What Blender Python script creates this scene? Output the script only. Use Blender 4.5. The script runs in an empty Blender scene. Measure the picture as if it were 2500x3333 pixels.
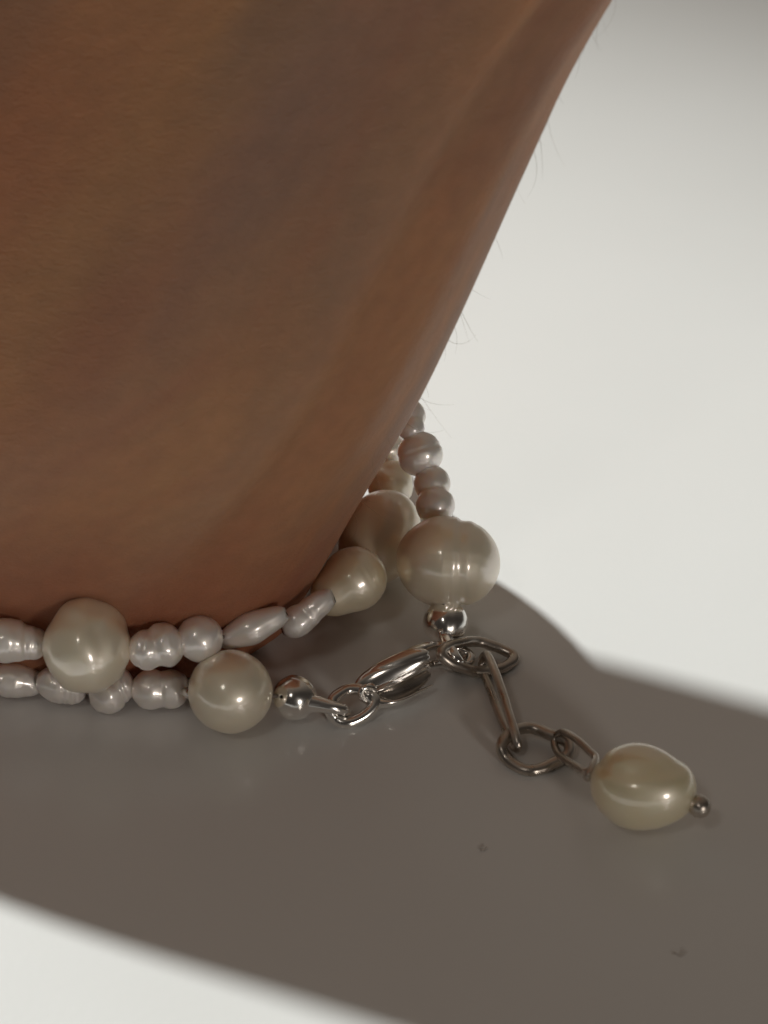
import bpy, math, random
import numpy as np
from mathutils import Vector, Matrix, noise

# ------------------------------------------------------------------ camera, light, exposure
MM = 0.001
PITCH = math.radians(35.0)
DIST = 170.0                                  # mm from the lens to the middle of the table in view
FPX = 6800.0                                  # focal length in pixels of the 2500 px wide photograph
CAM = np.array([0.0, -DIST * math.cos(PITCH), DIST * math.sin(PITCH)])
RIGHT = np.array([1.0, 0.0, 0.0])
FWD = np.array([0.0, math.cos(PITCH), -math.sin(PITCH)])
UP = np.array([0.0, math.sin(PITCH), math.cos(PITCH)])

scene = bpy.context.scene
cam_data = bpy.data.cameras.new("camera")
cam_data.sensor_fit = 'HORIZONTAL'
cam_data.sensor_width = 36.0
cam_data.lens = 36.0 * FPX / 2500.0
cam_data.clip_start = 0.005
cam_data.clip_end = 50.0
cam_data.dof.use_dof = True
cam_data.dof.focus_distance = 0.154
cam_data.dof.aperture_fstop = 70.0
cam = bpy.data.objects.new("camera", cam_data)
scene.collection.objects.link(cam)
cam.location = Vector(CAM * MM)
cam.rotation_euler = (math.pi / 2 - PITCH, 0, 0)
scene.camera = cam

world = bpy.data.worlds.new("World")
scene.world = world
world.use_nodes = True
wn, wl = world.node_tree.nodes, world.node_tree.links
bg = wn["Background"]
# a dim room, softly brighter towards the window behind the arm on the left
tcw = wn.new("ShaderNodeTexCoord")
dotw = wn.new("ShaderNodeVectorMath")
dotw.operation = 'DOT_PRODUCT'
wl.new(tcw.outputs["Generated"], dotw.inputs[0])
dotw.inputs[1].default_value = Vector((-0.25, 0.75, 0.61)).normalized()
rampw = wn.new("ShaderNodeValToRGB")
wl.new(dotw.outputs["Value"], rampw.inputs[0])
rampw.color_ramp.interpolation = 'EASE'
cr = rampw.color_ramp
cr.elements[0].position = 0.0
cr.elements[0].color = (0.026, 0.022, 0.019, 1)
cr.elements[1].position = 1.0
cr.elements[1].color = (0.180, 0.150, 0.121, 1)
wl.new(rampw.outputs[0], bg.inputs[0])
bg.inputs[1].default_value = 1.0


def aim(ob, frm, to):
    ob.location = Vector(np.array(frm) * MM)
    ob.rotation_euler = (Vector(to) - Vector(frm)).to_track_quat('-Z', 'Y').to_euler()


# the beam of daylight that falls through a window from behind on the left
BEAM_AZ = np.array([0.63, -0.777])
BEAM_AZ = BEAM_AZ / np.linalg.norm(BEAM_AZ)
BEAM_EL = math.radians(40.0)
beam_dir = np.array([BEAM_AZ[0] * math.cos(BEAM_EL), BEAM_AZ[1] * math.cos(BEAM_EL), -math.sin(BEAM_EL)])
spot = bpy.data.lights.new("daylight_beam", 'SPOT')
spot.energy = 455.0
spot.color = (0.968, 1.0, 0.968)
spot.shadow_soft_size = 0.052
spot.spot_size = math.radians(11.1)
spot.spot_blend = 0.62
so = bpy.data.objects.new("daylight_beam", spot)
scene.collection.objects.link(so)
beam_aim = np.array([-40.0, -150.0, 0.0])
aim(so, np.array([0.0, -40.0, 0.0]) - beam_dir * 3000.0, beam_aim)


def disc_lamp(name, az, el, dist, size, power, col):
    """small round lamp; az is measured from the camera's side of the table, to the right"""
    L = bpy.data.lights.new(name, 'AREA')
    L.shape = 'DISK'
    L.size = size
    L.energy = power
    L.color = col
    o = bpy.data.objects.new(name, L)
    scene.collection.objects.link(o)
    a, el = math.radians(az), math.radians(el)
    frm = np.array([math.sin(a) * math.cos(el), -math.cos(a) * math.cos(el), math.sin(el)]) * dist
    aim(o, frm, (0, -12, 0))
    return o


disc_lamp("ceiling_lamp", -26, 50, 1300, 0.16, 0.56, (1.0, 0.92, 0.83))
disc_lamp("wall_lamp", 29, 14, 1300, 0.19, 2.35, (1.0, 0.92, 0.83))

scene.view_settings.view_transform = 'Standard'
scene.view_settings.look = 'None'
scene.view_settings.exposure = 0.0
scene.view_settings.gamma = 1.0
scene.view_settings.use_curve_mapping = False

# ------------------------------------------------------------------ helpers


def ray(px, py):
    return FWD + RIGHT * (px - 1250.0) / FPX - UP * (py - 1666.5) / FPX


def P(px, py, z):
    """point (mm) at height z above the table that the photograph shows at pixel px, py"""
    d = ray(px, py)
    t = (z - CAM[2]) / d[2]
    return CAM + d * t


def mm_per_px(p):
    return float(np.dot(np.array(p) - CAM, FWD)) / FPX


def link(o):
    scene.collection.objects.link(o)
    return o


def make_obj(name, verts_mm, faces, mats, origin_mm=(0, 0, 0), parent=None, parent_origin=(0, 0, 0),
             smooth=True, face_mats=None):
    org = np.array(origin_mm, float)
    v = (np.array(verts_mm, float) - org) * MM
    me = bpy.data.meshes.new(name)
    me.from_pydata([tuple(x) for x in v], [], faces)
    if not isinstance(mats, (list, tuple)):
        mats = [mats]
    for m in mats:
        me.materials.append(m)
    if smooth:
        me.polygons.foreach_set("use_smooth", [True] * len(me.polygons))
    if face_mats is not None:
        me.polygons.foreach_set("material_index", face_mats)
    me.update()
    o = bpy.data.objects.new(name, me)
    o.location = Vector((org - np.array(parent_origin, float)) * MM)
    if parent is not None:
        o.parent = parent
    link(o)
    o["origin_mm"] = [float(c) for c in org]
    return o


def org_of(o):
    return list(o["origin_mm"])


def empty(name, origin_mm, label, cat):
    o = bpy.data.objects.new(name, None)
    o.empty_display_size = 0.004
    o.location = Vector(np.array(origin_mm, float) * MM)
    link(o)
    o["origin_mm"] = [float(c) for c in origin_mm]
    o["label"] = label
    o["category"] = cat
    return o


def catmull(pts, n, closed):
    pts = [np.array(p, float) for p in pts]
    m = len(pts)
    out = []
    segs = m if closed else m - 1
    for i in range(segs):
        if closed:
            p0, p1, p2, p3 = pts[(i - 1) % m], pts[i], pts[(i + 1) % m], pts[(i + 2) % m]
        else:
            p1, p2 = pts[i], pts[i + 1]
            p0 = pts[i - 1] if i > 0 else 2 * p1 - p2
            p3 = pts[i + 2] if i + 2 < m else 2 * p2 - p1
        for k in range(n):
            t = k / n
            out.append(0.5 * ((2 * p1) + (-p0 + p2) * t + (2 * p0 - 5 * p1 + 4 * p2 - p3) * t * t
                              + (-p0 + 3 * p1 - 3 * p2 + p3) * t ** 3))
    if not closed:
        out.append(pts[-1])
    return out


def tube(pts, rad, closed=False, n=8, sides=14, flat=None, wob=0.0, seed=0, ref=None):
    """swept wire; rad = number or list per control point; flat = (axis vector, factor) squashes the section"""
    m = len(pts)
    if not isinstance(rad, (list, tuple)):
        rad = [rad] * m
    ctr = catmull([np.append(np.array(p, float), r) for p, r in zip(pts, rad)], n, closed)
    c = np.array(ctr)
    path, rr = c[:, :3], c[:, 3]
    k = len(path)
    tang = []
    for i in range(k):
        a = path[(i - 1) % k] if (closed or i > 0) else path[i]
        b = path[(i + 1) % k] if (closed or i < k - 1) else path[i]
        t = b - a
        tang.append(t / (np.linalg.norm(t) + 1e-9))
    nrm = np.cross(tang[0], ref if ref is not None else [0.13, 0.21, 1.0])
    nrm = nrm / np.linalg.norm(nrm)
    frames = []
    for i in range(k):
        nrm = nrm - tang[i] * np.dot(nrm, tang[i])
        nrm = nrm / np.linalg.norm(nrm)
        frames.append((nrm.copy(), np.cross(tang[i], nrm)))
    twist = 0.0
    if closed:                                   # close the frame without a seam twist
        e = nrm - tang[0] * np.dot(nrm, tang[0])
        e /= np.linalg.norm(e)
        twist = math.atan2(np.dot(np.cross(e, frames[0][0]), tang[0]), np.dot(e, frames[0][0]))
    verts, faces = [], []
    rng = random.Random(seed)
    ph = rng.random() * 50
    for i in range(k):
        a0 = twist * i / k
        for s in range(sides):
            a = 2 * math.pi * s / sides + a0
            off = frames[i][0] * math.cos(a) + frames[i][1] * math.sin(a)
            r = rr[i]
            if wob:
                r *= 1 + wob * noise.noise(Vector((path[i][0] * 1.3 + ph, path[i][1] * 1.3 + off[0], path[i][2] + off[2])))
            off = off * r
            if flat is not None:
                ax = np.array(flat[0], float)
                off = off - ax * np.dot(off, ax) * (1 - flat[1])
            verts.append(path[i] + off)
    rings = k if closed else k - 1
    for i in range(rings):
        j = (i + 1) % k
        for s in range(sides):
            s2 = (s + 1) % sides
            faces.append((i * sides + s, i * sides + s2, j * sides + s2, j * sides + s))
    if not closed:
        for end, i in ((0, 0), (1, k - 1)):
            # rounded cap
            base = i * sides
            dirn = tang[i] * (1 if end else -1)
            ctrp = path[i]
            ring = [verts[base + s] for s in range(sides)]
            prev = base
            for q, (sc, ext) in enumerate(((0.82, 0.5), (0.45, 0.85))):
                st = len(verts)
                for s in range(sides):
                    verts.append(ctrp + (ring[s] - ctrp) * sc + dirn * rr[i] * ext * 0.8)
                for s in range(sides):
                    s2 = (s + 1) % sides
                    f = (prev + s, prev + s2, st + s2, st + s)
                    faces.append(f if end else f[::-1])
                prev = st
            verts.append(ctrp + dirn * rr[i] * 0.8)
            tip = len(verts) - 1
            for s in range(sides):
                s2 = (s + 1) % sides
                f = (prev + s, prev + s2, tip)
                faces.append(f if end else f[::-1])
    return verts, faces


# ------------------------------------------------------------------ materials


def new_mat(name):
    m = bpy.data.materials.new(name)
    m.use_nodes = True
    return m, m.node_tree.nodes, m.node_tree.links, m.node_tree.nodes["Principled BSDF"]


def coords(nt, scale=(1, 1, 1), out="Object"):
    tc = nt.nodes.new("ShaderNodeTexCoord")
    mp = nt.nodes.new("ShaderNodeMapping")
    mp.inputs["Scale"].default_value = scale
    nt.links.new(tc.outputs[out], mp.inputs[0])
    return mp.outputs[0]


def noise_tex(nt, vec, scale, detail=3.0, rough=0.5, dist=0.0):
    n = nt.nodes.new("ShaderNodeTexNoise")
    n.inputs["Scale"].default_value = scale
    n.inputs["Detail"].default_value = detail
    n.inputs["Roughness"].default_value = rough
    n.inputs["Distortion"].default_value = dist
    nt.links.new(vec, n.inputs["Vector"])
    return n.outputs["Fac"]


def ramp(nt, fac, stops):
    r = nt.nodes.new("ShaderNodeValToRGB")
    el = r.color_ramp.elements
    while len(el) < len(stops):
        el.new(0.5)
    for q, (p, c) in zip(el, stops):
        q.position = p
        q.color = (c[0], c[1], c[2], 1) if not isinstance(c, (int, float)) else (c, c, c, 1)
    nt.links.new(fac, r.inputs[0])
    return r.outputs[0]


def bump(nt, height, strength, dist, prev=None):
    b = nt.nodes.new("ShaderNodeBump")
    b.inputs["Strength"].default_value = strength
    b.inputs["Distance"].default_value = dist
    nt.links.new(height, b.inputs["Height"])
    if prev is not None:
        nt.links.new(prev, b.inputs["Normal"])
    return b.outputs[0]


def pearl_mat(name, c1, c2, sheen, wrinkle=0.0, body=1.0, gloss=0.24, glow=0.24, r_gloss=0.15, r_glow=0.40):
    """nacre: a translucent body under a broad satin glow and a tighter, faintly iridescent gloss"""
    m, n, l, b = new_mat(name)
    nt = m.node_tree
    v = coords(nt)
    sc = lambda c: tuple(x * body for x in c)
    col = ramp(nt, noise_tex(nt, v, 190.0, 2.0), [(0.30, sc(c1)), (0.70, sc(c2))])
    l.new(col, b.inputs["Base Color"])
    b.inputs["Roughness"].default_value = 0.30
    b.inputs["IOR"].default_value = 1.55
    b.inputs["Subsurface Weight"].default_value = 0.7
    b.inputs["Subsurface Radius"].default_value = (1.0, 0.80, 0.58)
    b.inputs["Subsurface Scale"].default_value = 0.0016
    b.inputs["Coat Weight"].default_value = 0.6
    b.inputs["Coat Roughness"].default_value = 0.05
    b.inputs["Coat IOR"].default_value = 1.6
    h = bump(nt, noise_tex(nt, v, 260.0, 1.0), 0.05 + wrinkle, 0.0004)
    l.new(h, b.inputs["Normal"])
    l.new(h, b.inputs["Coat Normal"])
    # overtone of the thin nacre layers: rose, green and gold drifting over the surface
    tint = ramp(nt, noise_tex(nt, v, 240.0, 2.0, 0.5, 0.6),
                [(0.30, (0.80, 0.96, 0.86)), (0.46, (1.0, 0.92, 0.88)), (0.60, (0.92, 0.88, 1.0)), (0.74, (1.0, 0.93, 0.80))])
    g1 = n.new("ShaderNodeBsdfGlossy")
    g1.inputs["Roughness"].default_value = r_glow
    g1.inputs["Color"].default_value = (*sheen, 1)
    g2 = n.new("ShaderNodeBsdfGlossy")
    g2.inputs["Roughness"].default_value = r_gloss
    l.new(tint, g2.inputs["Color"])
    l.new(h, g1.inputs["Normal"])
    l.new(h, g2.inputs["Normal"])
    m1 = n.new("ShaderNodeMixShader")
    m1.inputs[0].default_value = glow
    l.new(b.outputs[0], m1.inputs[1])
    l.new(g1.outputs[0], m1.inputs[2])
    m2 = n.new("ShaderNodeMixShader")
    m2.inputs[0].default_value = gloss
    l.new(m1.outputs[0], m2.inputs[1])
    l.new(g2.outputs[0], m2.inputs[2])
    l.new(m2.outputs[0], n["Material Output"].inputs["Surface"])
    return m


PEARL_CREAM = pearl_mat("pearl_cream", (0.98, 0.80, 0.56), (1.0, 0.87, 0.68), (1.0, 0.93, 0.82), 0.0, 1.0, 0.16, 0.50, 0.17, 0.54)
PEARL_WHITE = pearl_mat("pearl_white", (1.0, 0.86, 0.78), (1.0, 0.91, 0.85), (1.0, 0.94, 0.90), 0.0, 1.0, 0.14, 0.44, 0.18, 0.50)
PEARL_GOLD = pearl_mat("pearl_gold", (0.96, 0.75, 0.45), (0.98, 0.84, 0.60), (1.0, 0.93, 0.83), 0.0, 1.0, 0.14, 0.46, 0.18, 0.54)
PEARL_YELLOW = pearl_mat("pearl_yellow", (1.0, 0.76, 0.36), (1.0, 0.85, 0.54), (1.0, 0.95, 0.88), 0.0, 1.0, 0.15, 0.46, 0.17, 0.50)

HOLE, _n, _l, _b = new_mat("drill_hole_dark")  # shade inside the drilled holes, put in as a dark colour
_b.inputs["Base Color"].default_value = (0.03, 0.022, 0.018, 1)
_b.inputs["Roughness"].default_value = 0.7


def metal_mat(name, c1, c2, rough, wear):
    m, n, l, b = new_mat(name)
    nt = m.node_tree
    v = coords(nt)
    l.new(ramp(nt, noise_tex(nt, v, 500.0, 2.0, 0.5), [(0.30, c1), (0.72, c2)]), b.inputs["Base Color"])
    b.inputs["Metallic"].default_value = 1.0
    l.new(ramp(nt, noise_tex(nt, v, 700.0, 2.0), [(0.3, rough), (0.8, rough + wear)]), b.inputs["Roughness"])
    h = bump(nt, noise_tex(nt, v, 700.0, 1.0), 0.06, 0.00025)
    l.new(h, b.inputs["Normal"])
    return m


SILVER = metal_mat("polished_silver", (0.92, 0.89, 0.85), (0.97, 0.95, 0.92), 0.14, 0.10)
TARNISH = metal_mat("tarnished_silver", (0.44, 0.39, 0.34), (0.66, 0.60, 0.54), 0.25, 0.16)

THREAD, _n, _l, _b = new_mat("beading_thread")
_b.inputs["Base Color"].default_value = (0.16, 0.13, 0.11, 1)
_b.inputs["Roughness"].default_value = 0.5

# white glossy table
TABLE, _n, _l, _b = new_mat("white_laminate")
_nt = TABLE.node_tree
_v = coords(_nt)
_l.new(ramp(_nt, noise_tex(_nt, _v, 28.0, 4.0), [(0.3, (0.775, 0.772, 0.760)), (0.7, (0.80, 0.798, 0.788))]), _b.inputs["Base Color"])
_l.new(ramp(_nt, noise_tex(_nt, _v, 60.0, 4.0), [(0.3, 0.21), (0.75, 0.27)]), _b.inputs["Roughness"])
_b.inputs["IOR"].default_value = 1.5
_l.new(bump(_nt, noise_tex(_nt, _v, 1800.0, 2.0), 0.05, 0.0002), _b.inputs["Normal"])

# skin
SKIN, _n, _l, _b = new_mat("skin")
_nt = SKIN.node_tree
uvn = _n.new("ShaderNodeUVMap")
uvn.uv_map = "UVMap"


def uvmap(scale, loc=(0, 0, 0)):
    mp = _nt.nodes.new("ShaderNodeMapping")
    mp.inputs["Scale"].default_value = scale
    mp.inputs["Location"].default_value = loc
    _nt.links.new(uvn.outputs[0], mp.inputs[0])
    return mp.outputs[0]


def mixc(a, b_, fac):
    mx = _nt.nodes.new("ShaderNodeMix")
    mx.data_type = 'RGBA'
    for s, x in ((6, a), (7, b_)):
        if isinstance(x, tuple):
            mx.inputs[s].default_value = (*x, 1)
        else:
            _nt.links.new(x, mx.inputs[s])
    _nt.links.new(fac, mx.inputs[0])
    return mx.outputs[2]


# u and v of the map run in millimetres round and along the arm
tone = ramp(_nt, noise_tex(_nt, uvmap((0.075, 0.028, 1)), 1.0, 3.0, 0.5, 0.4),
            [(0.30, (0.388, 0.165, 0.082)), (0.50, (0.418, 0.203, 0.103)), (0.72, (0.450, 0.238, 0.118))])
vein = ramp(_nt, noise_tex(_nt, uvmap((0.095, 0.024, 1), (7.3, 2.1, 0)), 1.0, 2.0, 0.45, 0.8),
            [(0.46, 0.0), (0.66, 0.5)])
tone = mixc(tone, (0.226, 0.149, 0.118), vein)
flush = ramp(_nt, noise_tex(_nt, uvmap((0.10, 0.05, 1), (1.7, 9.4, 0)), 1.0, 3.0, 0.5, 0.6), [(0.52, 0.0), (0.70, 0.6)])
tone = mixc(tone, (0.355, 0.126, 0.070), flush)


def band(u0, w, amp, wob=2.2, seed=0.0):
    """a soft streak that follows one line of the map along the arm: a vein or tendon under the skin"""
    def mth(op, a, b_=None):
        m_ = _nt.nodes.new("ShaderNodeMath")
        m_.operation = op
        for i_, x_ in enumerate((a, b_)):
            if x_ is None:
                continue
            if isinstance(x_, (int, float)):
                m_.inputs[i_].default_value = x_
            else:
                _nt.links.new(x_, m_.inputs[i_])
        return m_.outputs[0]
    sp = _nt.nodes.new("ShaderNodeSeparateXYZ")
    _nt.links.new(uvn.outputs[0], sp.inputs[0])
    wobble = mth('MULTIPLY', mth('SUBTRACT', noise_tex(_nt, uvmap((0.06, 0.10, 1), (seed, seed * 2, 0)), 1.0, 2.0), 0.5), wob * 2)
    x = mth('DIVIDE', mth('SUBTRACT', mth('ADD', sp.outputs[0], wobble), u0), w)
    g = mth('EXPONENT', mth('MULTIPLY', mth('MULTIPLY', x, x), -1.0))
    patch = ramp(_nt, noise_tex(_nt, uvmap((0.05, 0.07, 1), (seed * 3 + 4, seed, 0)), 1.0, 2.0), [(0.30, 0.25), (0.62, 1.0)])
    return mth('MULTIPLY', mth('MULTIPLY', g, patch), amp)


tone = mixc(tone, (0.385, 0.233, 0.111), band(31.0, 3.2, 0.22, 2.0, 1.0))
tone = mixc(tone, (0.211, 0.137, 0.122), band(35.2, 2.8, 0.24, 2.5, 2.0))
tone = mixc(tone, (0.215, 0.152, 0.122), band(40.2, 3.4, 0.22, 3.0, 5.0))
tone = mixc(tone, (0.296, 0.222, 0.174), band(46.0, 2.2, 0.24, 1.2, 3.0))
tone = mixc(tone, (0.244, 0.092, 0.056), band(49.2, 2.6, 0.22, 1.6, 4.0))
tone = mixc(tone, (0.215, 0.141, 0.118), band(54.5, 2.4, 0.18, 2.0, 6.0))
tone = mixc(tone, (0.340, 0.100, 0.056), band(26.5, 3.6, 0.32, 2.0, 7.0))
# shade and red bounce light low on the wrist, painted into the skin tone
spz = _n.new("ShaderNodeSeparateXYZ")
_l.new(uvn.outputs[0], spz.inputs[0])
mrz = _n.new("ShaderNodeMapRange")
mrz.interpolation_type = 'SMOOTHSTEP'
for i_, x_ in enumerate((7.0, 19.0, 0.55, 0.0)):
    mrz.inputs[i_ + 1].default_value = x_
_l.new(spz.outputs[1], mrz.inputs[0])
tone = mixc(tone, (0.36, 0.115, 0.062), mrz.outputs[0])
mott = ramp(_nt, noise_tex(_nt, uvmap((0.9, 0.7, 1)), 1.0, 3.0), [(0.35, (0.93, 0.93, 0.93)), (0.7, (1.05, 1.04, 1.03))])
mul = _n.new("ShaderNodeMix")
mul.data_type = 'RGBA'
mul.blend_type = 'MULTIPLY'
mul.inputs[0].default_value = 1.0
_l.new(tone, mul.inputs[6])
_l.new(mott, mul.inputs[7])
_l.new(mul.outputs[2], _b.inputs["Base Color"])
_b.inputs["Roughness"].default_value = 0.52
_b.inputs["IOR"].default_value = 1.40
_b.inputs["Specular IOR Level"].default_value = 0.45
_b.inputs["Subsurface Weight"].default_value = 0.45
_b.inputs["Subsurface Radius"].default_value = (1.0, 0.42, 0.22)
_b.inputs["Subsurface Scale"].default_value = 0.0025
_h = bump(_nt, noise_tex(_nt, uvmap((2.2, 3.4, 1)), 1.0, 4.0, 0.65, 0.5), 0.45, 0.00028)
_h = bump(_nt, noise_tex(_nt, uvmap((7.0, 9.0, 1)), 1.0, 2.0, 0.5), 0.40, 0.00012, _h)
_l.new(_h, _b.inputs["Normal"])

HAIR, _n, _l, _b = new_mat("fine_hair")
_b.inputs["Base Color"].default_value = (0.22, 0.15, 0.09, 1)
_b.inputs["Roughness"].default_value = 0.45

LINT, _n, _l, _b = new_mat("grey_lint")
_b.inputs["Base Color"].default_value = (0.52, 0.48, 0.44, 1)
_b.inputs["Roughness"].default_value = 0.9

# ------------------------------------------------------------------ the table


def box_bevel(name, x0, x1, y0, y1, z0, z1, mat, bev):
    import bmesh
    bm = bmesh.new()
    bmesh.ops.create_cube(bm, size=1.0)
    for v in bm.verts:
        v.co = Vector(((x0 + x1) / 2 + v.co.x * (x1 - x0), (y0 + y1) / 2 + v.co.y * (y1 - y0), (z0 + z1) / 2 + v.co.z * (z1 - z0))) * MM
    bmesh.ops.bevel(bm, geom=bm.edges[:], offset=bev * MM, segments=3, affect='EDGES')
    me = bpy.data.meshes.new(name)
    bm.to_mesh(me)
    bm.free()
    me.materials.append(mat)
    o = link(bpy.data.objects.new(name, me))
    o["kind"] = "structure"
    return o


box_bevel("tabletop", -700, 700, -420, 620, -22, 0, TABLE, 2.0)

# ------------------------------------------------------------------ the arm
# oval sections leaning up to the right and away; z in mm above the table
AX_MINOR, AX_MAJOR = np.array([-0.4708, -0.8823]), np.array([-0.8823, 0.4708])
SEMI_MINOR, SEMI_MAJOR = 16.17, 30.67
CX = [(0.0, -35.35), (4.0, -35.32), (8.0, -35.2), (12.0, -34.67), (16.0, -33.73), (20.0, -32.67), (25.0, -31.22), (30.0, -29.56), (35.0, -28.07), (40.0, -26.48), (45.0, -24.64), (50.0, -21.71), (60.0, -16.71)]
CX += [(130.0, CX[-1][1] + 26.0), (220.0, CX[-1][1] + 60.0)]
CY = [(0, -2.7), (8, -2.4), (20, -1.6), (40, 3.0), (90, 18), (220, 55)]
GROW_MAJOR = [(0, 1.0), (3, 1.05), (8, 1.13), (14, 1.19), (22, 1.25), (40, 1.33), (70, 1.40), (130, 1.5), (220, 1.55)]
GROW_MINOR = [(0, 1.0), (8, 1.03), (20, 1.06), (40, 1.12), (70, 1.2), (220, 1.3)]
ARM_TOP = 300.0
RIDGES = [(-2.00, 0.12, 0.25), (-1.60, 0.09, 0.40), (-1.16, 0.062, 0.48), (-0.88, 0.10, 0.40), (-1.36, 0.10, -0.36), (-1.05, 0.050, -0.44)]


# fuller towards the back and towards the left front, low down
BULGES = [(0.55, 0.42, 9.0, 22.0), (-2.6, 0.55, 9.0, 40.0)]


def tab(t, z, w=3.0):
    zz = [z - w, z - w / 2, z, z + w / 2, z + w]
    return float(np.interp(zz, [q[0] for q in t], [q[1] for q in t]).mean())


def arm_centre(z):
    return np.array([tab(CX, z), tab(CY, z), z])


def arm_point(th, z):
    """th runs round the section in the world's x, y directions: 0 is right, -pi/2 is the front"""
    c = arm_centre(z)
    p, q = SEMI_MAJOR * tab(GROW_MAJOR, z), SEMI_MINOR * tab(GROW_MINOR, z)
    u = np.array([math.cos(th), math.sin(th)])
    off = AX_MAJOR * p * np.dot(u, AX_MAJOR) + AX_MINOR * q * np.dot(u, AX_MINOR)
    rid = 0.0
    drift = 0.008 * (z - 20)
    fade = min(1.0, max(0.0, (z - 6) / 12.0))
    for (t0, w, amp) in RIDGES:
        dd = (th - t0 - drift + math.pi) % (2 * math.pi) - math.pi
        rid += amp * math.exp(-(dd / w) ** 2) * fade
    for (t0, w, amp, z1) in BULGES:
        dd = (th - t0 + math.pi) % (2 * math.pi) - math.pi
        rid += amp * math.exp(-(dd / w) ** 2) / (1 + math.exp((z - z1) / (2.5 if t0 > 0 else 4.0)))
    dd = (th + 1.35 + math.pi) % (2 * math.pi) - math.pi
    rid += 2.4 * math.exp(-(dd / 0.62) ** 2) * math.exp(-((z - 26.0) / 11.0) ** 2)
    rid += 0.30 * noise.noise(Vector((u[0] * 2.3, u[1] * 2.3, z * 0.045)))
    off = off * (1 + rid / np.linalg.norm(off))
    return np.array([c[0] + off[0], c[1] + off[1], z])


def build_arm():
    NT = 180
    zs = [0.12, 0.3, 0.7] + list(np.arange(1.4, 70, 0.9)) + list(np.arange(70, ARM_TOP + 0.1, 4.0))
    verts, faces, uv = [], [], []
    for i, z in enumerate(zs):
        sh = 1.0
        if z < 1.4:                                  # the skin rolls in under the wrist where it meets the table
            sh = 1.0 - 0.06 * (1 - z / 1.4) ** 2
        c0 = arm_centre(z)
        for j in range(NT):
            th = 2 * math.pi * j / NT - math.pi
            p = arm_point(th, z)
            p = c0 + (p - c0) * np.array([sh, sh, 1])
            verts.append(p)
    for i in range(len(zs) - 1):
        for j in range(NT):
            j2 = (j + 1) % NT
            faces.append((i * NT + j, i * NT + j2, (i + 1) * NT + j2, (i + 1) * NT + j))
            u0, u1 = j * 160.0 / NT, (j + 1) * 160.0 / NT
            a0, a1 = zs[i] * 0.22, zs[i + 1] * 0.22      # the veins and tendons run aslant
            uv += [(u0 - a0, zs[i]), (u1 - a0, zs[i]), (u1 - a1, zs[i + 1]), (u0 - a1, zs[i + 1])]
    # sole of the wrist on the table, and the far end well above the picture, both closed
    for i, dz, rev in ((0, 0.0, True), (len(zs) - 1, 14.0, False)):
        base = i * NT
        ring = np.array(verts[base:base + NT])
        c = ring.mean(axis=0)
        prev = base
        for sc, hz in ((0.85, 0.45), (0.5, 0.85)):
            st = len(verts)
            for j in range(NT):
                q = c + (ring[j] - c) * sc
                q[2] += dz * hz
                verts.append(q)
            for j in range(NT):
                j2 = (j + 1) % NT
                f = (prev + j, prev + j2, st + j2, st + j)
                faces.append(f[::-1] if rev else f)
                uv += [(j * 160.0 / NT, 0)] * 4
            prev = st
        verts.append(c + np.array([0, 0, dz]))
        tip = len(verts) - 1
        for j in range(NT):
            j2 = (j + 1) % NT
            f = (prev + j, prev + j2, tip)
            faces.append(f[::-1] if rev else f)
            uv += [(j * 160.0 / NT, 0)] * 3
    base_org = (-35.7, -2.7, 0)
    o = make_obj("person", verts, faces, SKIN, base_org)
    lay = o.data.uv_layers.new(name="UVMap")
    lay.data.foreach_set("uv", [c for p in uv for c in p])
    o["label"] = "bare wrist and forearm leaning on the white table with two pearl strands round it"
    o["category"] = "person"
    return o


ARM = build_arm()

# ------------------------------------------------------------------ pearls


def unit_dirs(nu, nv, hole):
    """directions on a sphere whose poles lie on the x axis; the first and last two rings make the drilled hole"""
    pol = [hole * 0.85, hole] + list(np.linspace(hole * 1.5, math.pi - hole * 1.5, nv)) + [math.pi - hole, math.pi - hole * 0.85]
    return pol


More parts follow.
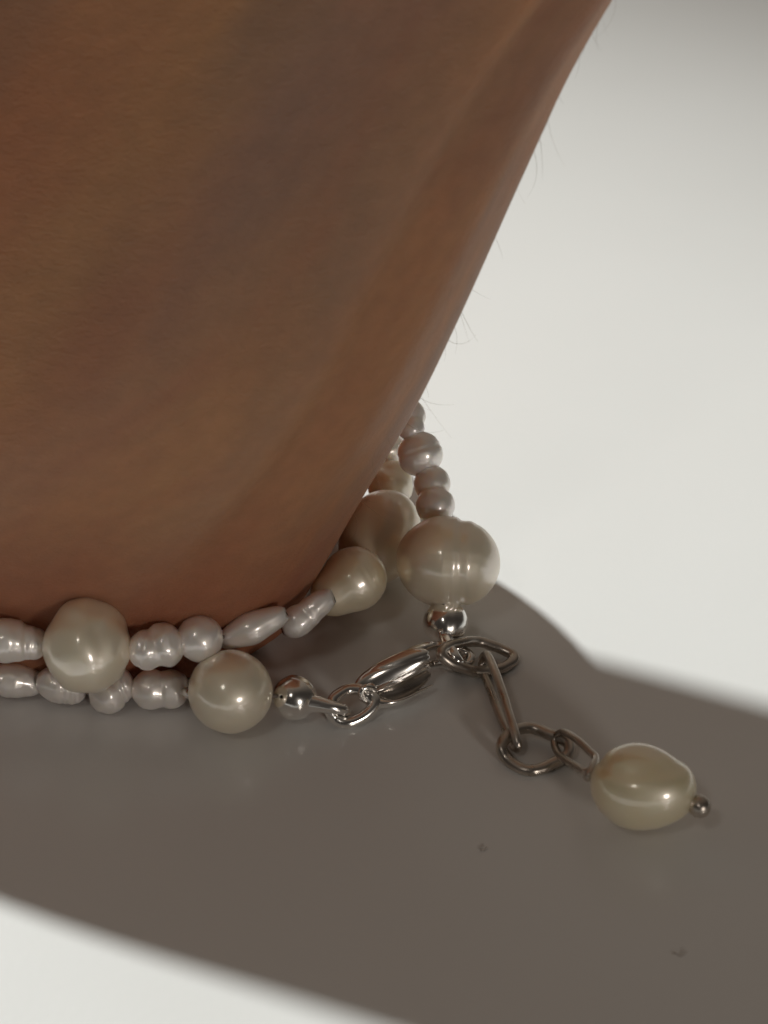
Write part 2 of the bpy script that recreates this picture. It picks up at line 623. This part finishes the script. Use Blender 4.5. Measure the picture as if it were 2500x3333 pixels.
def pearl(center_px, lobes, parent, mat, angle=0.0, tilt=0.0, k=9.0, lump=0.0, lump_f=2.0, grooves=(), seed=0, name="pearl",
          hole_mm=0.22, nu=72, nv=52, label=None, hole=True, wrink=0.0):
    """center_px = (px, py, height mm); lobes = ellipsoids (x, y, z, rx, ry, rz) in photograph pixels round the centre:
    x along the drilled axis, y up across it, z towards the lens"""
    c = P(*center_px)
    s = mm_per_px(c)
    d = ray(center_px[0], center_px[1])
    e3 = -d / np.linalg.norm(d)
    r0 = RIGHT - e3 * np.dot(RIGHT, e3)
    r0 /= np.linalg.norm(r0)
    u0 = np.cross(e3, r0)
    a, tl = math.radians(angle), math.radians(tilt)
    e1 = (r0 * math.cos(a) + u0 * math.sin(a))
    e1 = e1 * math.cos(tl) + e3 * math.sin(tl)
    e2 = np.cross(e3, e1)
    e2 /= np.linalg.norm(e2)
    e3b = np.cross(e1, e2)
    L = np.array(lobes, float) * s
    rmax = float(np.max(np.abs(L[:, :3]).max(axis=0) + L[:, 3:].max(axis=0))) * 1.4
    rmean = float(np.mean(L[:, 3:]))
    pol = unit_dirs(nu, nv, hole_mm / max(rmean, 0.8))
    D = []
    for th in pol:
        for j in range(nu):
            ph = 2 * math.pi * j / nu
            D.append((math.cos(th), math.sin(th) * math.cos(ph), math.sin(th) * math.sin(ph)))
    D = np.array(D)

    def field(pts):
        f = np.zeros(len(pts))
        for q in L:
            w = (pts - q[:3]) / q[3:]
            f += np.exp(np.clip(-k * ((w ** 2).sum(axis=1) - 1), -60, 60))
        return f - 1.0

    lo, hi = np.zeros(len(D)), np.full(len(D), rmax)
    # outermost crossing: march inwards, then bisect
    R = np.full(len(D), rmax)
    steps = np.linspace(rmax, 0, 60)
    found = np.zeros(len(D), bool)
    for i in range(1, 60):
        inside = (field(D * steps[i]) > 0) & ~found
        lo[inside] = steps[i]
        hi[inside] = steps[i - 1]
        found |= inside
    for _ in range(14):
        mid = (lo + hi) / 2
        ins = field(D * mid[:, None]) > 0
        lo = np.where(ins, mid, lo)
        hi = np.where(ins, hi, mid)
    R = (lo + hi) / 2
    off = seed * 7.31 + 3.0
    pts = D * R[:, None]
    if lump or wrink:
        for i, q in enumerate(pts):
            v = Vector(q) / rmean
            if lump:
                R[i] += lump * rmean * noise.noise(v * lump_f + Vector((off, off * 0.7, 1.3)))
            if wrink:
                R[i] += wrink * rmean * noise.turbulence(Vector((v.x * 4.2, v.y * 2.0, v.z * 2.0)) + Vector((off, 0, 0)), 2, False)
    if grooves:
        pts = D * R[:, None]
        for (axis, pos, width, depth) in grooves:
            ax = np.array(axis, float)
            ax /= np.linalg.norm(ax)
            u = (pts @ ax) / s
            R *= 1 - depth * np.exp(-((u - pos) / width) ** 2)
    pts = D * R[:, None]
    nr = len(pol)
    fm = []
    if hole:
        for rr_ in (0, nr - 1):
            sl = slice(rr_ * nu, (rr_ + 1) * nu)
            pts[sl, 0] *= 0.72
    W = c + pts[:, :1] * e1 + pts[:, 1:2] * e2 + pts[:, 2:3] * e3b
    faces = []
    for i in range(nr - 1):
        for j in range(nu):
            j2 = (j + 1) % nu
            faces.append((i * nu + j, (i + 1) * nu + j, (i + 1) * nu + j2, i * nu + j2))
            fm.append(1 if (hole and i in (0, nr - 2)) else 0)
    verts = list(W)
    for i, rev in ((0, False), (nr - 1, True)):
        m = W[i * nu:(i + 1) * nu].mean(axis=0)
        verts.append(m)
        t = len(verts) - 1
        for j in range(nu):
            j2 = (j + 1) % nu
            faces.append((t, i * nu + j, i * nu + j2) if not rev else (t, i * nu + j2, i * nu + j))
            fm.append(1 if hole else 0)
    # faces must point outwards
    v0, v1, v2 = (np.array(verts[q]) for q in faces[nu * (nr // 2)][:3])
    if np.dot(np.cross(v1 - v0, v2 - v0), v0 - c) < 0:
        faces = [f[::-1] for f in faces]
    o = make_obj(name, verts, faces, [mat, HOLE], c, parent, org_of(parent), face_mats=fm)
    if label:
        o["label"] = label
    o["axis"] = [float(x) for x in e1]
    return o, c, e1, s


def thread(parent, pts, r=0.16):
    v, f = tube(pts, r, False, 6, 8)
    return make_obj("thread", v, f, THREAD, pts[0], parent, org_of(parent))


# ---- strand without a clasp in view (upper strand)
UPPER = empty("pearl_bracelet", P(284, 2250, 0),
              "strand of mixed freshwater pearls without clasp, lying on the wrist above the other strand", "bracelet")
LOWER = empty("pearl_bracelet", P(750, 2385, 0),
              "lower pearl bracelet resting on the table, with silver clasp and chain ending in a pearl", "bracelet")


def E(rx, ry, rz=None, x=0, y=0, z=0):
    return (x, y, z, rx, ry, rz if rz is not None else min(rx, ry))


up = []


def string_through(lst, r):
    o, c, e1, s_ = r
    h = max(abs(float(np.dot(v.co, Vector(e1)))) for v in o.data.vertices) / MM * 0.62
    a, b = c - e1 * h, c + e1 * h
    if lst and np.linalg.norm(lst[-1] - a) > np.linalg.norm(lst[-1] - b):
        a, b = b, a
    lst.extend([a, c, b])


def U(*a, **kw):
    string_through(up, pearl(*a, UPPER, **kw))


def to_pixel(p):
    q = np.array(p, float) - CAM
    dep = float(np.dot(q, FWD))
    return 1250.0 + np.dot(q, RIGHT) / dep * FPX, 1666.5 - np.dot(q, UP) / dep * FPX


def follow_wrist(start, z, count, seed):
    """centres of small pearls that go on round the wrist from one already placed, away from the picture"""
    c = arm_centre(z)
    th = math.atan2(start[1] - c[1], start[0] - c[0])
    out, last = [], np.array(start, float)
    rng = random.Random(seed)
    # the section's own angle is not the polar angle: step in small amounts until the next pearl fits
    t = min(np.linspace(-math.pi, math.pi, 721), key=lambda a: np.linalg.norm(arm_point(a, z) - last))
    while len(out) < count:
        r = rng.uniform(1.45, 1.75)
        while True:
            t -= 0.004
            p, q = arm_point(t, z), arm_point(t + 0.01, z)
            tg = (q - p) / np.linalg.norm(q - p)
            n_ = np.array([tg[1], -tg[0], 0.0])
            ctr = p + n_ * (r + 0.1)
            if np.linalg.norm(ctr - last) > r * 2.05:
                break
        last = ctr
        out.append((ctr, r, tg))
    return out


def wrap_on(start_px, z, count, seed, place):
    for k_, (c_, r_, tg_) in enumerate(follow_wrist(P(*start_px), z, count, seed)):
        x_, y_ = to_pixel(c_)
        rp = r_ / mm_per_px(c_)
        ang = math.degrees(math.atan2(float(np.dot(tg_, UP)), float(np.dot(tg_, RIGHT))))
        place((x_, y_, c_[2]), [E(rp * 1.05, rp, rp)], mat=PEARL_WHITE if k_ % 4 else PEARL_CREAM, angle=ang, seed=seed + k_, lump=0.05, nu=40, nv=28)


# off the left of the picture the strands go on round the wrist
wrap_on((-330, 2030, 6.2), 6.2, 9, 80, lambda *a, **k: pearl(*a, UPPER, **k))
U((-330, 2030, 6.2), [E(70, 62)], mat=PEARL_WHITE, seed=51, lump=0.05)
U((-195, 2060, 6.3), [E(75, 66)], mat=PEARL_WHITE, angle=-6, seed=52, lump=0.06)
U((45, 2086, 6.4), [E(95, 74, 74, -22), E(62, 58, 58, 52, -4)], mat=PEARL_WHITE, angle=-4, seed=1, lump=0.06, lump_f=1.5, wrink=0.012,
  grooves=[((1, 0.1, 0), 38, 9, 0.05), ((1, -0.1, 0), 66, 8, 0.05), ((1, 0.05, 0), 4, 14, 0.04)])
U((284, 2100, 6.7), [E(143, 149, 138, 0, -9), E(104, 101, 102, 6, 62)], mat=PEARL_CREAM, seed=2, lump=0.04, lump_f=2.0, k=5,
  grooves=[((0.85, 0.30, 0.42), 92, 18, 0.022), ((0.80, -0.1, 0.58), 108, 12, 0.016)])
U((508, 2106, 6.4), [E(66, 66, 64, -30, -4), E(60, 72, 66, 32, 2), E(44, 38, 40, 10, 34)], mat=PEARL_WHITE, angle=8, seed=3, lump=0.07,
  lump_f=1.6, wrink=0.015, k=5, grooves=[((1, 0.3, 0), 0, 12, 0.03), ((1, -0.4, 0.2), -38, 9, 0.03)])
U((650, 2078, 6.5), [E(76, 77, 76)], mat=PEARL_WHITE, angle=8, seed=4, lump=0.03)
U((824, 2042, 6.2), [E(132, 48, 46), E(74, 54, 50, -6)], mat=PEARL_WHITE, angle=24, seed=5, lump=0.04, lump_f=1.4, k=5,
  grooves=[((0, 0.8, 0.6), 8, 12, 0.04)])
U((998, 1996, 5.6), [E(66, 52, 48, -36, -6), E(76, 43, 42, 38, 4), E(44, 40, 36, 4, -10)], mat=PEARL_WHITE, angle=32, seed=6, lump=0.08,
  lump_f=1.6, wrink=0.015, k=5, grooves=[((1, 0.2, 0), -4, 10, 0.02)])
U((1140, 1888, 4.6), [E(106, 106, 102, 14, -4), E(80, 76, 70, -66, -6)], mat=PEARL_GOLD, angle=33, tilt=-12, seed=7, lump=0.015, k=4,
  grooves=[((1, 0, 0.1), 40, 6, 0.012), ((1, 0, 0.1), 60, 5, 0.012), ((1, 0, 0.1), 10, 8, 0.006)])
U((1236, 1750, 3.9), [E(162, 130, 132)], mat=PEARL_GOLD, angle=66, tilt=-10, seed=8, lump=0.015,
  grooves=[((1, 0, 0.2), 78, 7, 0.006)])
U((1272, 1578, 4.2), [E(66, 74, 70, -10), E(52, 60, 60, 30)], mat=PEARL_GOLD, angle=72, tilt=-28, seed=9, lump=0.04, hole=False)
U((1262, 1462, 5.4), [E(58, 60, 58)], mat=PEARL_WHITE, angle=80, tilt=-35, seed=10, lump=0.05)
U((1225, 1352, 6.4), [E(60, 62, 60)], mat=PEARL_WHITE, angle=110, tilt=-40, seed=11, lump=0.05)
U((1160, 1262, 7.0), [E(66, 62, 60)], mat=PEARL_WHITE, angle=130, tilt=-40, seed=12, lump=0.05)
U((1060, 1190, 7.0), [E(72, 66, 64)], mat=PEARL_CREAM, angle=150, tilt=-40, seed=13, lump=0.05)
thread(UPPER, up)

# ---- clasped strand
lo = []


def Lw(*a, **kw):
    r = pearl(*a, LOWER, **kw)
    string_through(lo, r)
    return r


wrap_on((-330, 2160, 1.7), 1.8, 9, 95, lambda *a, **k: pearl(*a, LOWER, **k))
Lw((-330, 2160, 1.7), [E(75, 62)], mat=PEARL_WHITE, seed=61, lump=0.05)
Lw((-170, 2190, 1.7), [E(78, 64)], mat=PEARL_WHITE, seed=62, lump=0.05)
Lw((40, 2214, 1.75), [E(90, 57, 57), E(44, 44, 44, 60, -4)], mat=PEARL_WHITE, angle=-3, seed=21, lump=0.05, k=5, wrink=0.01)
Lw((198, 2228, 1.8), [E(82, 62, 60), E(40, 46, 46, 46, -8)], mat=PEARL_WHITE, angle=-12, seed=22, lump=0.05, k=5, wrink=0.01,
  grooves=[((1, 0.15, 0), 10, 7, 0.05), ((1, 0.1, 0), 32, 6, 0.05), ((1, 0.2, 0), 50, 6, 0.04)])
Lw((362, 2246, 1.8), [E(64, 64, 62, -14, -10), E(46, 60, 56, 34, 6)], mat=PEARL_WHITE, angle=20, seed=23, lump=0.05,
  grooves=[((1, 0.1, 0), 26, 6, 0.05), ((1, 0.1, 0), 44, 5, 0.05)])
Lw((523, 2243, 1.85), [E(64, 66, 62, -32, -2), E(62, 64, 60, 34, 2)], mat=PEARL_WHITE, angle=-3, seed=24, lump=0.04, k=4,
  grooves=[((1, 0.15, 0), 4, 7, 0.035)])
Lw((750, 2251, 3.45), [E(138, 136, 136)], mat=PEARL_CREAM, angle=-6, seed=25, lump=0.012,
  grooves=[((0.35, 0.9, 0.3), -6, 5, 0.006)])

# metal tip between the small pearl and the round pearl
tipc = P(620, 2258, 2.4)
v, f = tube([P(606, 2255, 2.3), P(622, 2259, 2.5), P(636, 2262, 2.6)], [0.34, 0.42, 0.30], False, 5, 12)
make_obj("crimp", v, f, SILVER, tipc, LOWER, org_of(LOWER))


def knot_cover(center_px, rpx, neck_pts, neck_r, seed):
    """round clam-shell cover with a seam and a tongue that hooks into a ring"""
    c = P(*center_px)
    s = mm_per_px(c)
    r = rpx * s
    nxt = np.array(neck_pts[1]) - c
    ax = nxt / np.linalg.norm(nxt)
    e2 = np.cross(ax, [0.2, 0.3, 1.0])
    e2 /= np.linalg.norm(e2)
    e3 = np.cross(ax, e2)
    verts, faces = [], []
    NU, NV = 48, 32
    for i in range(NV + 1):
        th = math.pi * i / NV
        for j in range(NU):
            ph = 2 * math.pi * j / NU
            rr = r
            seam = abs(math.cos(ph)) * math.sin(th)
            rr *= 1 - 0.035 * math.sin(th) ** 2 * math.exp(-(seam / 0.06) ** 2)        # seam where the two shells close
            rr *= 1 + 0.05 * math.exp(-(th / 0.4) ** 2)           # drawn out towards the tongue
            rr *= 1 + 0.02 * noise.noise(Vector((math.cos(th) * 2 + seed, math.sin(th) * math.cos(ph) * 2, math.sin(th) * math.sin(ph) * 2)))
            verts.append(c + rr * (ax * math.cos(th) + e2 * math.sin(th) * math.cos(ph) + e3 * math.sin(th) * math.sin(ph)))
    for i in range(NV):
        for j in range(NU):
            j2 = (j + 1) % NU
            faces.append((i * NU + j, (i + 1) * NU + j, (i + 1) * NU + j2, i * NU + j2))
    o = make_obj("knot_cover", verts, faces, SILVER, c, LOWER, org_of(LOWER))
    v_, f_ = tube(neck_pts, neck_r, False, 8, 14)
    make_obj("hook_tongue", v_, f_, SILVER, neck_pts[0], o, org_of(o))
    lo.append(c)
    return o


knot_cover((958, 2271, 1.95), 74,
           [P(1000, 2286, 2.0), P(1040, 2293, 1.9), P(1085, 2303, 1.75), P(1118, 2311, 1.35), P(1124, 2318, 0.75), P(1100, 2318, 0.55), P(1062, 2300, 0.9)],
           [0.70, 0.58, 0.46, 0.42, 0.38, 0.36, 0.34], 3)
thread(LOWER, lo)

# jump ring
ring_px = [(1074, 2309, 1.25), (1090, 2337, 0.65), (1125, 2353, 0.42), (1169, 2341, 0.5), (1206, 2314, 0.85), (1223, 2285, 1.25), (1210, 2260, 1.55),
           (1172, 2246, 1.7), (1135, 2245, 1.75), (1102, 2261, 1.7), (1082, 2282, 1.5)]
v, f = tube([P(*q) for q in ring_px], 0.43, True, 8, 16, wob=0.06)
make_obj("jump_ring", v, f, SILVER, P(1150, 2300, 0.9), LOWER, org_of(LOWER))

# lobster clasp: body, hook, lever and end loop, laid out along its own axis
CL = P(1285, 2215, 2.1)
cs = mm_per_px(CL)
_d = ray(1285, 2215)
c3 = -_d / np.linalg.norm(_d)
cr0 = RIGHT - c3 * np.dot(RIGHT, c3)
cr0 /= np.linalg.norm(cr0)
cu0 = np.cross(c3, cr0)
ca = math.radians(27)
c1 = cr0 * math.cos(ca) + cu0 * math.sin(ca)
c2 = np.cross(c3, c1)


def C(x, y, z):
    return CL + (c1 * x + c2 * y + c3 * z) * cs


CLASP_BODY, _cc, _e1, _s = pearl((1277, 2184, 2.45), [(-60, -6, 0, 78, 40, 26), (-4, 0, 2, 104, 46, 30), (56, 2, 0, 78, 40, 26)], LOWER, SILVER, angle=25, k=3,
                                 name="lobster_clasp", hole=False, seed=31,
                                 grooves=[((0, 1, 0.25), -26, 4, 0.07), ((0.2, 1, 0.3), 24, 5, 0.03)], hole_mm=0.1)
v, f = tube([P(*q) for q in [(1325, 2142, 2.6), (1372, 2112, 2.6), (1424, 2102, 2.0), (1476, 2106, 1.3), (1516, 2124, 0.85), (1530, 2146, 0.6), (1512, 2166, 0.5),
                             (1474, 2168, 0.55), (1434, 2160, 1.0), (1394, 2166, 1.7), (1345, 2180, 2.2)]],
            [0.60, 0.42, 0.33, 0.33, 0.40, 0.46, 0.42, 0.36, 0.34, 0.36, 0.45], False, 8, 14)
make_obj("hook", v, f, SILVER, P(1430, 2130, 1.2), CLASP_BODY, org_of(CLASP_BODY))
cdn = c2
v, f = tube([P(*q) for q in [(1200, 2262, 1.55), (1222, 2284, 1.0), (1262, 2290, 0.8), (1305, 2280, 0.8), (1355, 2257, 0.9), (1402, 2234, 1.0)]],
            [0.45, 0.72, 0.85, 0.80, 0.60, 0.34], False, 8, 16, flat=(cdn, 0.26))
make_obj("lever", v, f, SILVER, P(1300, 2280, 1.0), CLASP_BODY, org_of(CLASP_BODY))
v, f = tube([P(*q) for q in [(1192, 2250, 1.75), (1240, 2246, 1.7), (1300, 2222, 1.8), (1350, 2196, 1.95), (1394, 2176, 2.0)]],
            [0.34, 0.46, 0.48, 0.42, 0.28], False, 8, 16, flat=(cdn, 0.24))
make_obj("inner_plate", v, f, SILVER, P(1300, 2222, 1.8), CLASP_BODY, org_of(CLASP_BODY))
v, f = tube([P(*q) for q in [(1215, 2262, 0.95), (1262, 2262, 0.9), (1310, 2244, 0.95), (1360, 2218, 1.05), (1392, 2196, 1.2)]],
            [0.40, 0.70, 0.74, 0.52, 0.30], False, 8, 16, flat=(c3, 0.30))
make_obj("back_plate", v, f, TARNISH, P(1300, 2250, 1.0), CLASP_BODY, org_of(CLASP_BODY))
v, f = tube([P(*q) for q in [(1196, 2236, 2.3), (1176, 2250, 2.1), (1180, 2274, 1.5), (1206, 2286, 1.0), (1228, 2272, 1.0), (1222, 2248, 1.8)]], 0.23, True, 6, 12)
make_obj("end_loop", v, f, SILVER, P(1200, 2262, 1.5), CLASP_BODY, org_of(CLASP_BODY))

# pearls on the far side of the clasp
lo = []
knot_cover((1451, 2028, 2.3), 74,
           [P(1449, 2068, 2.1), P(1456, 2098, 2.1), P(1473, 2128, 1.95), P(1490, 2152, 1.6), P(1508, 2166, 0.9), P(1518, 2160, 0.5), P(1512, 2138, 0.45)],
           [0.60, 0.50, 0.46, 0.44, 0.40, 0.36, 0.32], 8)
Lw((1459, 1830, 5.6), [E(150, 170, 164)], mat=PEARL_CREAM, angle=84, tilt=-22, seed=41, lump=0.012,
  grooves=[((0.06, -1, 0.1), 12, 9, 0.030), ((0.06, -1, 0.1), 48, 17, 0.060), ((0.02, -1, 0.05), 86, 9, 0.012), ((1, 0.1, 0), -44, 6, 0.008)])
Lw((1412, 1612, 8.2), [E(62, 60, 60, 44), E(62, 64, 62, -38)], mat=PEARL_WHITE, angle=98, tilt=-30, seed=42, lump=0.03, hole=False, k=6,
  grooves=[((1, 0.05, 0), 2, 8, 0.06)])
Lw((1367, 1478, 10.2), [E(74, 75, 74)], mat=PEARL_WHITE, angle=108, tilt=-34, seed=43, lump=0.03, hole=False,
  grooves=[((1, 0, 0.6), 10, 7, 0.045), ((1, 0, 0.6), 28, 6, 0.02)])
Lw((1334, 1362, 12.2), [E(52, 54, 52, 12), E(42, 44, 42, -40)], mat=PEARL_WHITE, angle=100, tilt=-34, seed=44, lump=0.05, hole=False, k=6)
Lw((1290, 1262, 14.2), [E(56, 54, 54)], mat=PEARL_WHITE, angle=118, tilt=-42, seed=45, lump=0.05)
Lw((1215, 1180, 15.5), [E(60, 56, 56)], mat=PEARL_WHITE, angle=135, tilt=-42, seed=46, lump=0.05)
thread(LOWER, lo)

# ------------------------------------------------------------------ extension chain and drop


def chain_link(name, pts, r, org, seed):
    v_, f_ = tube([P(*q) for q in pts], r, True, 8, 16, wob=0.10, seed=seed)
    return make_obj(name, v_, f_, TARNISH, P(*org), LOWER, org_of(LOWER))


chain_link("chain_link", [(1436, 2128, 2.4), (1461, 2154, 1.9), (1517, 2178, 1.0), (1565, 2186, 0.62), (1625, 2178, 0.45), (1666, 2156, 0.45), (1673, 2138, 0.5),
                          (1649, 2120, 0.62), (1601, 2101, 0.9), (1553, 2088, 1.25), (1505, 2091, 1.9), (1458, 2104, 2.3)], 0.40, (1557, 2142, 1.0), 1)
chain_link("chain_link", [(1586, 2133, 1.9), (1606, 2172, 2.15), (1634, 2250, 2.2), (1660, 2335, 2.0), (1680, 2400, 1.6), (1686, 2434, 0.95), (1668, 2420, 0.45),
                          (1634, 2345, 0.38), (1600, 2255, 0.38), (1574, 2185, 0.5), (1570, 2146, 1.1)], 0.32, (1628, 2285, 1.2), 2)
chain_link("chain_link", [(1632, 2432, 1.05), (1648, 2466, 0.6), (1682, 2494, 0.40), (1722, 2508, 0.36), (1768, 2500, 0.38), (1813, 2479, 0.5), (1850, 2455, 0.75),
                          (1853, 2424, 0.95), (1829, 2405, 1.0), (1793, 2392, 0.95), (1755, 2376, 0.9), (1717, 2369, 0.95), (1680, 2377, 1.1), (1648, 2400, 1.2)], 0.42, (1740, 2440, 0.8), 3)

DROP, dc, de1, dsc = pearl((2093, 2562, 3.45), [E(150, 140, 142, -22, -4), E(120, 112, 120, 52, 12)], LOWER, PEARL_YELLOW, angle=-17, tilt=6,
                           seed=71, lump=0.025, lump_f=1.3, k=4, grooves=[((-0.25, 0.9, 0.42), 90, 20, 0.045), ((1, 0.2, 0), -138, 10, 0.0)])
pin = [P(1925, 2508, 3.2), P(1905, 2512, 2.9), P(1890, 2503, 2.5), P(1856, 2483, 1.8), P(1822, 2458, 0.95), P(1805, 2424, 0.75), P(1812, 2394, 1.2),
       P(1838, 2384, 2.0), P(1880, 2409, 2.8), P(1920, 2446, 3.2), P(1940, 2468, 3.4), P(1930, 2496, 3.7), P(1916, 2524, 3.6), P(1912, 2532, 3.2)]
v, f = tube(pin, 0.27, False, 8, 12, wob=0.05)
EYE = make_obj("eye_pin", v, f, TARNISH, P(1870, 2450, 2.0), LOWER, org_of(LOWER))


def ball(name, c, r, mat, parent, seed, collar_dir=None):
    verts, faces = [], []
    NU, NV = 36, 24
    for i in range(NV + 1):
        th = math.pi * i / NV
        for j in range(NU):
            ph = 2 * math.pi * j / NU
            dv = np.array([math.sin(th) * math.cos(ph), math.sin(th) * math.sin(ph), math.cos(th)])
            rr = r * (1 + 0.015 * noise.noise(Vector(dv * 1.8) + Vector((seed, 0, 0))))
            if collar_dir is not None:
                q = float(np.dot(dv, collar_dir))
                rr *= 1 + 0.15 * max(0.0, (q - 0.80) / 0.20) ** 1.5
            verts.append(c + dv * rr)
    for i in range(NV):
        for j in range(NU):
            j2 = (j + 1) % NU
            faces.append((i * NU + j, (i + 1) * NU + j, (i + 1) * NU + j2, i * NU + j2))
    return make_obj(name, verts, faces, mat, c, parent, org_of(parent))


bc = P(2277, 2625, 3.2)
ball("pin_head", bc, 38 * mm_per_px(bc), TARNISH, EYE, 4, -de1)
v, f = tube([P(2200, 2598, 3.3), P(2240, 2612, 3.25), P(2262, 2620, 3.2)], 0.34, False, 4, 10)
make_obj("pin_shank", v, f, TARNISH, P(2240, 2612, 3.25), EYE, org_of(EYE))

# ------------------------------------------------------------------ fine hair along the arm


def arm_hair():
    rng = random.Random(11)
    verts, faces = [], []

    def strand(p0, dir0, curl, length, r):
        pts, p, dv = [], np.array(p0, float), np.array(dir0, float)
        n = 9
        for i in range(n):
            pts.append(p.copy())
            dv = dv + curl / n
            dv = dv / np.linalg.norm(dv)
            p = p + dv * length / (n - 1)
        rad = [r * (1 - 0.8 * i / (n - 1)) for i in range(n)]
        v_, f_ = tube(pts, rad, False, 2, 4)
        st = len(verts)
        verts.extend(v_)
        faces.extend([tuple(q + st for q in g) for g in f_])

    for i in range(75):
        z = rng.uniform(8, 62)
        th = rng.gauss(-0.28, 0.20)
        p = arm_point(th, z)
        q = arm_point(th + 0.02, z)
        w = arm_point(th, z + 0.5)
        nrm = np.cross(q - p, w - p)
        nrm /= np.linalg.norm(nrm)
        down = -(w - p) / np.linalg.norm(w - p)
        length = rng.uniform(1.2, 3.8)
        d0 = nrm * rng.uniform(0.25, 0.9) + down * rng.uniform(0.5, 1.0) + np.array([rng.gauss(0, .25), rng.gauss(0, .35), rng.gauss(0, .2)])
        curl = np.array([rng.gauss(0, .8), rng.gauss(0, .8), rng.gauss(0, .8)]) - nrm * rng.uniform(0, 0.9)
        strand(p - nrm * 0.05, d0 / np.linalg.norm(d0), curl, length, rng.uniform(0.007, 0.013))
    o = make_obj("arm_hair", verts, faces, HAIR, org_of(ARM), ARM, org_of(ARM))
    o["kind"] = "stuff"
    o["label"] = "fine short hairs standing off the skin"


arm_hair()

# ------------------------------------------------------------------ lint on the table


def lint(pts, r, label):
    v_, f_ = tube([P(*q) for q in pts], r, False, 5, 6, wob=0.3)
    o = make_obj("lint_fibre", v_, f_, LINT, P(pts[0][0], pts[0][1], 0))
    o["label"] = label
    o["category"] = "lint"
    o["group"] = "bits of lint on the table"


lint([(1562, 2764, 0.06), (1570, 2768, 0.08), (1578, 2764, 0.12), (1585, 2757, 0.1)], 0.045, "tiny dark lint fibre on the shaded table below the chain links")
lint([(2190, 3102, 0.04), (2204, 3106, 0.05), (2218, 3112, 0.05), (2236, 3098, 0.10)], 0.045, "tiny grey lint fibre on the table near the lower right corner")

for o in bpy.data.objects:
    for key in ("origin_mm", "axis"):
        if key in o:
            del o[key]
